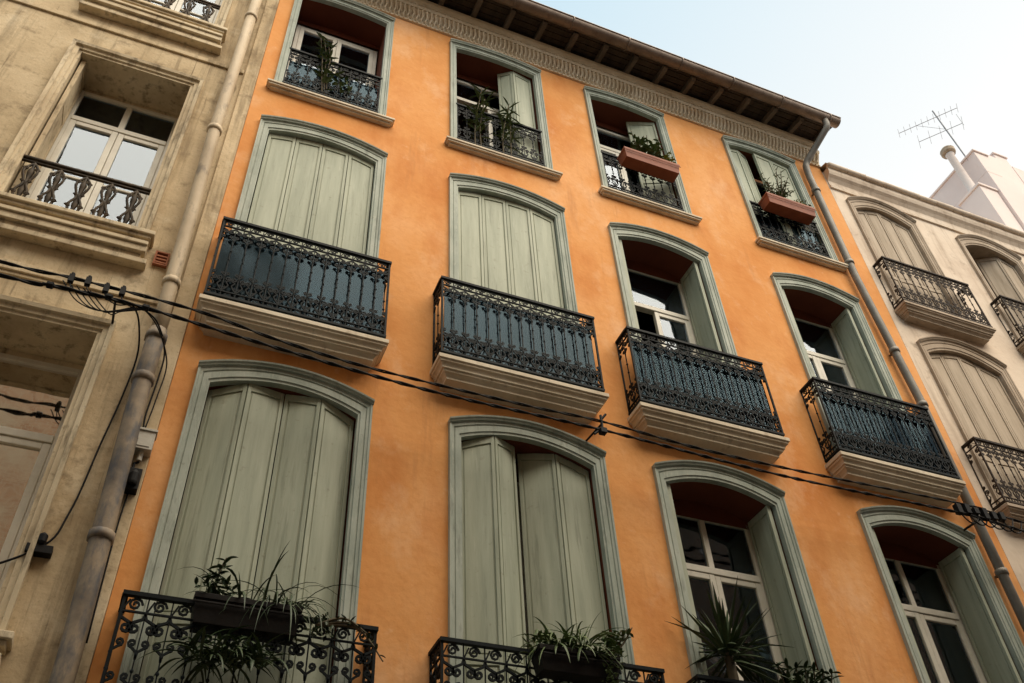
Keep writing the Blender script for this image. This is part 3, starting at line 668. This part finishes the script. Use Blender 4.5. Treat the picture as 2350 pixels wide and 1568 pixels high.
m=MB(); twist(m,cA,.008,.008,2,.5); tag(m.obj('overhead_cable','cable',smooth=True),'black twisted overhead cable slung along the facades','cable','cables along the street front')
m=MB(); twist(m,cB,.010,.009,2,.42); tag(m.obj('overhead_cable','cable',smooth=True),'thicker black twisted cable slung along the facades','cable','cables along the street front')
m=MB()
for k,(x,z) in enumerate([(-1.1,7.12),(-.98,7.13),(-.84,7.10),(-.72,7.11)]):
    m.box(x-.020,x+.020,y-.02,y+.02,z-.04,z+.035); m.lathe((x,y,z+.035),[(.010,0),(.015,.01),(.015,.025),(.005,.03)],8)
    m.tube(smoothpath([(x,y,z-.04),(x+.03,y-.01,z-.11),(x+.12,y,z-.14),(x+.2,y,z-.10)],4),.005,5)
for x,z in ((-1.22,7.0),(-.80,7.02),(-.52,7.0)): m.tube([(x-.03,y,z),(x-.02,y,z),(x+.02,y,z),(x+.03,y,z)],[.012,.030,.030,.012],8)
for k in range(5):
    m.tube(smoothpath([(-1.15+.05*k,y+.01*k,7.08),(-1.0+.06*k,y,6.90-.012*k),(-.8+.03*k,y,6.86+.01*k),(-.6+.02*k,y,6.98)],6),.005,5)
m.tube([(-.75,y,7.02),(-.75,-.005,7.05)],.010,6)
tag(m.obj('cable_clamp','cable'),'cluster of black connectors and wire loops on cable','cable clamp','cable clamps')
m=MB(); m.box(3.44,3.50,y-.03,y+.03,6.79,6.84); m.tube([(3.47,y,6.78),(3.47,y,7.0)],.014,6); m.tube([(3.47,y,6.95),(3.52,y-.01,7.02)],.012,5); m.tube([(3.42,y,6.80),(3.38,y,6.76)],.012,5); m.tube([(3.47,y,6.9),(3.47,-.002,6.95)],.01,6)
tag(m.obj('cable_clamp','cable'),'small black clamp joining the two cables','cable clamp','cable clamps')
m=MB()
for k in range(6):
    x=7.62+.12*k; m.box(x-.03,x+.03,y-.03,y+.03,6.82+.02*(k%3),6.93+.02*(k%2)); m.tube(smoothpath([(x,y,6.85),(x+.06,y-.02,6.72),(x+.2,y,6.76),(x+.28,y,6.9)],4),.008,5)
m.tube([(8.0,y,6.88),(8.0,-.002,6.9)],.014,6)
tag(m.obj('cable_clamp','cable'),'black cable junction with loops by downpipe','cable clamp','cable clamps')
m=MB()
m.tube(smoothpath([(-.62,y,7.0),(-.55,-.3,6.93),(-.50,-.06,6.80),(-.51,-.03,6.4),(-.55,-.03,5.9),(-.60,-.03,5.3),(-.72,-.04,4.98),(-1.3,-.04,4.6)],8),.008,6)
m.tube(smoothpath([(-.58,y,7.0),(-.42,-.3,6.96),(-.31,-.08,6.86),(-.30,-.06,6.55),(-.31,-.06,6.2),(-.28,-.06,5.98)],8),.007,6)
m.tube(smoothpath([(-.55,y,7.0),(-.40,-.3,6.90),(-.27,-.08,6.75),(-.27,-.06,6.4),(-.29,-.06,6.05)],8),.006,6)
m.tube(smoothpath([(-.27,-.06,5.6),(-.28,-.05,5.2),(-.26,-.05,4.4)],8),.006,6)
tag(m.obj('drop_wire','cable',smooth=True),'black drop wires looping down beside the downpipe','cable')
m=MB(); m.box(-.33,-.20,-.13,-.031,5.86,6.02); m.box(-.34,-.19,-.14,-.0315,6.02,6.04); m.box(-.31,-.22,-.135,-.131,5.88,5.95); m.tube([(-.265,-.08,5.86),(-.265,-.08,5.78)],.02,8)
tag(m.obj('junction_box','boxgrey',bevel=.008),'small weathered pale grey electrical box on stone strip','electrical box')
m=MB(); m.box(-.31,-.22,-.11,-.031,5.52,5.70); m.lathe((-.265,-.115,5.55),[(.03,0),(.035,.02),(.035,.09),(.02,.12)],10); m.tube([(-.29,-.07,5.70),(-.29,-.07,5.76),(-.26,-.07,5.78)],.012,6)
tag(m.obj('junction_box','cable',bevel=.006),'small black fuse holder under the pale box','electrical box')
m=MB(); m.box(-.78,-.62,-.07,-.001,4.95,5.01); m.lathe((-.70,-.06,5.01),[(.02,0),(.03,.02),(.03,.07),(.01,.09)],8); m.box(-.75,-.72,-.06,-.01,5.01,5.07)
tag(m.obj('wire_bracket','cable',bevel=.004),'small black insulator bracket on the stone wall','bracket')

# ================================================================== PLANTS
def trough(x0,x1,y0,y1,z0,z1,m,label):
    t=MB(); s=.025; 
    b=[(x0+s,y0+s,z0),(x1-s,y0+s,z0),(x1-s,y1-s,z0),(x0+s,y1-s,z0)]; h=z1-.04
    u=[(x0+.008,y0+.008,h),(x1-.008,y0+.008,h),(x1-.008,y1-.008,h),(x0+.008,y1-.008,h)]
    t.add(b+u,[(0,3,2,1),(0,1,5,4),(1,2,6,5),(2,3,7,6),(3,0,4,7)])
    t.box(x0,x1,y0,y0+.02,h,z1); t.box(x0,x1,y1-.02,y1,h,z1); t.box(x0,x0+.02,y0+.02,y1-.02,h,z1); t.box(x1-.02,x1,y0+.02,y1-.02,h,z1)
    t.box(x0-.004,x1+.004,y0-.008,y0-.001,h-.035,h-.02)
    t.cur=1; t.box(x0+.02,x1-.02,y0+.02,y1-.02,h+.001,z1-.015)
    o=t.obj('flower_box',[m,'soil'],bevel=.004); tag(o,label,'flower box','flower boxes on the railings'); return o
U=random.uniform
def spider(mb,c,n,L,w,droop=1.6,spread=.08,el=(.4,1.4)):
    for _ in range(n):
        mb.ribbon((c[0]+U(-spread,spread),c[1]+U(-.04,.04),c[2]),U(0,2*pi),U(*el),L*U(.5,1.1),w*U(.7,1.2),droop*U(.6,1.4),8)
def bush(mb,c,R_,n,s):
    for _ in range(n):
        d=Vector((U(-1,1),U(-1,1),U(-.6,1))); 
        if d.length>1: continue
        b=Vector(c)+Vector((d.x*R_[0],d.y*R_[1],d.z*R_[2]))
        mb.ribbon(b,U(0,2*pi),U(-.3,1.2),s*U(.6,1.3),s*.45,.5,3)
def stemleaves(mb,pts,n,L,w,el=(.1,.9),t0=.25):
    path=smoothpath(pts,8)
    mb.cur=1; mb.tube(path,[.012-.008*i/len(path) for i in range(len(path))],5); mb.cur=0
    for i in range(n):
        t=t0+(1-t0)*i/n; p_=path[min(len(path)-1,int(t*(len(path)-1)))]
        mb.ribbon(p_,i*2.4+U(-.3,.3),U(*el),L*U(.7,1.2),w*U(.8,1.2),U(.4,1.2),5)
def plant(mb,name,mats,label,cat='plant',grp='potted plants'):
    o=mb.obj(name,mats,smooth=True); tag(o,label,cat,grp); return o
trough(4.54,5.40,-.25,-.03,11.93,12.12,'terracotta','terracotta coloured flower box hung on iron window rail')
trough(6.84,7.68,-.25,-.03,12.00,12.19,'terracotta','terracotta coloured flower box with feathery fern')
trough(.30,1.0,-.30,-.10,4.52,4.72,'darkpot','dark flower box overflowing with spider plants')
trough(2.66,3.30,-.44,-.26,4.46,4.64,'darkpot','dark flower box with variegated spider plant')
m=MB(); bush(m,(4.92,-.18,12.30),(.22,.1,.20),200,.09)
for k in range(7): stemleaves(m,[(4.82+.05*k,-.14,12.1),(4.80+.06*k,-.18,12.32),(4.75+.07*k+U(-.03,.03),-.24,12.52+U(0,.16))],10,.08,.035)
plant(m,'succulent_plant',['leafl','stem'],'bushy grey green succulent in terracotta box')
m=MB(); bush(m,(5.27,-.18,12.21),(.14,.09,.18),130,.06); plant(m,'small_flowering_plant',['leafy'],'small yellow green flowering plant in terracotta box')
m=MB()
for k in range(18): 
    a=U(0,6.28); stemleaves(m,[(7.15,-.16,12.18),(7.15+.12*math.cos(a),-.18+.05*math.sin(a),12.42),(7.15+U(.1,.38)*math.cos(a),-.2+.14*math.sin(a),12.52+U(-.08,.26))],16,.08,.015,(-.2,.8),.15)
plant(m,'fern_plant',['leafl','stem'],'feathery green fern spreading over a flower box')
m=MB(); bush(m,(7.5,-.17,12.24),(.15,.09,.08),90,.05); plant(m,'small_flowering_plant',['leafy'],'low yellow green plant at end of box')
m=MB()
spider(m,(.65,-.2,4.70),60,.48,.014,2.4,.28)
spider(m,(.85,-.2,4.70),55,.58,.012,2.8,.14,(.2,1.3))
bush(m,(.42,-.2,4.80),(.13,.08,.12),140,.065)
stemleaves(m,[(.42,-.2,4.75),(.43,-.2,4.92),(.46,-.2,5.05)],14,.10,.03)
plant(m,'spider_plant',['leaf','stem'],'long arching spider plants spilling over dark box')
m=MB(); spider(m,(.55,-.34,4.25),80,.36,.022,2.0,.25,(.2,1.3)); bush(m,(.6,-.33,4.3),(.3,.08,.14),160,.07); plant(m,'spider_plant',['leaf','stem'],'dark spiky plant behind the balcony rail')
m=MB(); bush(m,(1.12,-.28,4.6),(.10,.08,.10),60,.05)
for k in range(3): stemleaves(m,[(1.1,-.26,4.62),(1.28+.05*k,-.30,4.68-.03*k),(1.44+.06*k,-.33,4.58-.09*k)],9,.05,.018)
plant(m,'trailing_plant',['leaf','stem'],'thin trailing plant hanging over the balcony corner')
m=MB(); spider(m,(2.95,-.34,4.64),120,.40,.018,2.4,.14,(.2,1.45)); bush(m,(2.72,-.35,4.68),(.14,.09,.10),160,.06)
plant(m,'spider_plant',['leafl','stem'],'pale variegated spider plant in dark box')
m=MB(); bush(m,(3.24,-.38,4.64),(.12,.1,.17),220,.05); bush(m,(3.2,-.42,4.42),(.06,.06,.18),140,.04)
for k in range(5): stemleaves(m,[(3.2,-.36,4.6),(3.24+.03*k,-.38,4.75),(3.26+.05*k,-.4,4.82+.02*k)],10,.06,.03)
plant(m,'trailing_plant',['leafl','stem'],'leafy trailing herb at end of dark box')
m=MB()
for k in range(75):
    m.ribbon((4.44,-.2,4.92+U(-.08,.08)),U(0,2*pi),U(-.7,1.45),U(.38,.62),.034,.22,5)
m.cur=1; m.tube([(4.46,-.2,3.7),(4.45,-.2,4.3),(4.44,-.2,4.92)],.04,8); m.cur=0
plant(m,'yucca_plant',['leaf','stem'],'spiky yucca with stiff radiating leaves on balcony')
m=MB(); bush(m,(5.05,-.25,4.64),(.30,.12,.13),280,.09); spider(m,(5.1,-.25,4.64),40,.3,.03,1.6,.2)
for k in range(7): stemleaves(m,[(4.9+.06*k,-.24,4.5),(4.86+.08*k,-.27,4.75),(4.82+.09*k,-.3,4.86)],9,.10,.035)
plant(m,'leafy_plant',['leaf','stem'],'low leafy plant on the balcony')
m=MB()
for k in range(3): stemleaves(m,[(.56+.03*k,.02,11.3),(.50+.03*k,-.01,11.8),(.46+.05*k,-.04,12.2),(.38+.06*k,-.08,12.66-.1*k)],22,.13,.026,(-.5,.9),.2)
bush(m,(.72,-.02,11.75),(.22,.05,.30),70,.08)
plant(m,'climbing_plant',['leafl','stem'],'thin leafy shrub growing up through window rail')
m=MB()
for (x,h) in ((2.48,12.65),(2.56,12.40),(2.86,12.5),(2.96,12.28)): stemleaves(m,[(x,.0,11.3),(x+U(-.03,.03),-.03,11.8),(x+U(-.08,.10),-.09,h)],26,.22,.024,(-.3,1.0),.35)
plant(m,'oleander_plant',['leafl','stem'],'tall oleander with narrow leaves behind window rail')

# ================================================================== LIGHT, WORLD, CAMERA
sun_el=math.radians(56); sun_az=math.radians(158)
world=bpy.data.worlds.new("World"); scene.world=world; world.use_nodes=True
nt=world.node_tree; bg=nt.nodes['Background']
sk=nt.nodes.new('ShaderNodeTexSky'); sk.sky_type='NISHITA'; sk.sun_disc=False; sk.sun_elevation=sun_el; sk.sun_rotation=sun_az
sk.air_density=1.0; sk.dust_density=4.0; sk.ozone_density=1.0
tc=nt.nodes.new('ShaderNodeTexCoord'); dt=nt.nodes.new('ShaderNodeVectorMath'); dt.operation='DOT_PRODUCT'; dt.inputs[1].default_value=(.8,0,-.6)
nt.links.new(tc.outputs['Generated'],dt.inputs[0])
mr=nt.nodes.new('ShaderNodeMapRange'); mr.inputs[1].default_value=-.36; mr.inputs[2].default_value=.08
nt.links.new(dt.outputs['Value'],mr.inputs[0])
hz=nt.nodes.new('ShaderNodeMix'); hz.data_type='RGBA'; hz.inputs[6].default_value=(5.3,6.9,7.7,1); hz.inputs[7].default_value=(8.8,8.7,8.4,1)
nt.links.new(mr.outputs[0],hz.inputs[0])
mx=nt.nodes.new('ShaderNodeMix'); mx.data_type='RGBA'; mx.inputs[0].default_value=.88
nt.links.new(sk.outputs[0],mx.inputs[6]); nt.links.new(hz.outputs[2],mx.inputs[7]); nt.links.new(mx.outputs[2],bg.inputs[0]); bg.inputs[1].default_value=.13
ld=bpy.data.lights.new('sun','SUN'); ld.energy=5.0; ld.angle=math.radians(60); ld.color=(1,.86,.67)
lo=bpy.data.objects.new('sun',ld); COL.objects.link(lo)
dirv=Vector((math.sin(sun_az)*math.cos(sun_el),math.cos(sun_az)*math.cos(sun_el),math.sin(sun_el)))
lo.rotation_euler=dirv.to_track_quat('Z','Y').to_euler(); lo.location=(0,-10,30)
cd=bpy.data.cameras.new('camera'); cam=bpy.data.objects.new('camera',cd); COL.objects.link(cam); scene.camera=cam
cd.sensor_width=36; cd.lens=2122/2350*36; cd.clip_start=.05; cd.clip_end=1000
Xr=Vector((.9234,-.2362,-.3026)); Zr=Vector((-.0468,.7132,-.6994)); Xr.normalize(); Zr=(Zr-Xr*Zr.dot(Xr)).normalized(); Yr=Zr.cross(Xr)
R3=Matrix((Xr,Yr,Zr)); cam.matrix_world=Matrix.Translation((0,-6,1.6))@R3.to_4x4()
scene.view_settings.view_transform='Standard'; scene.view_settings.look='None'; scene.view_settings.exposure=0
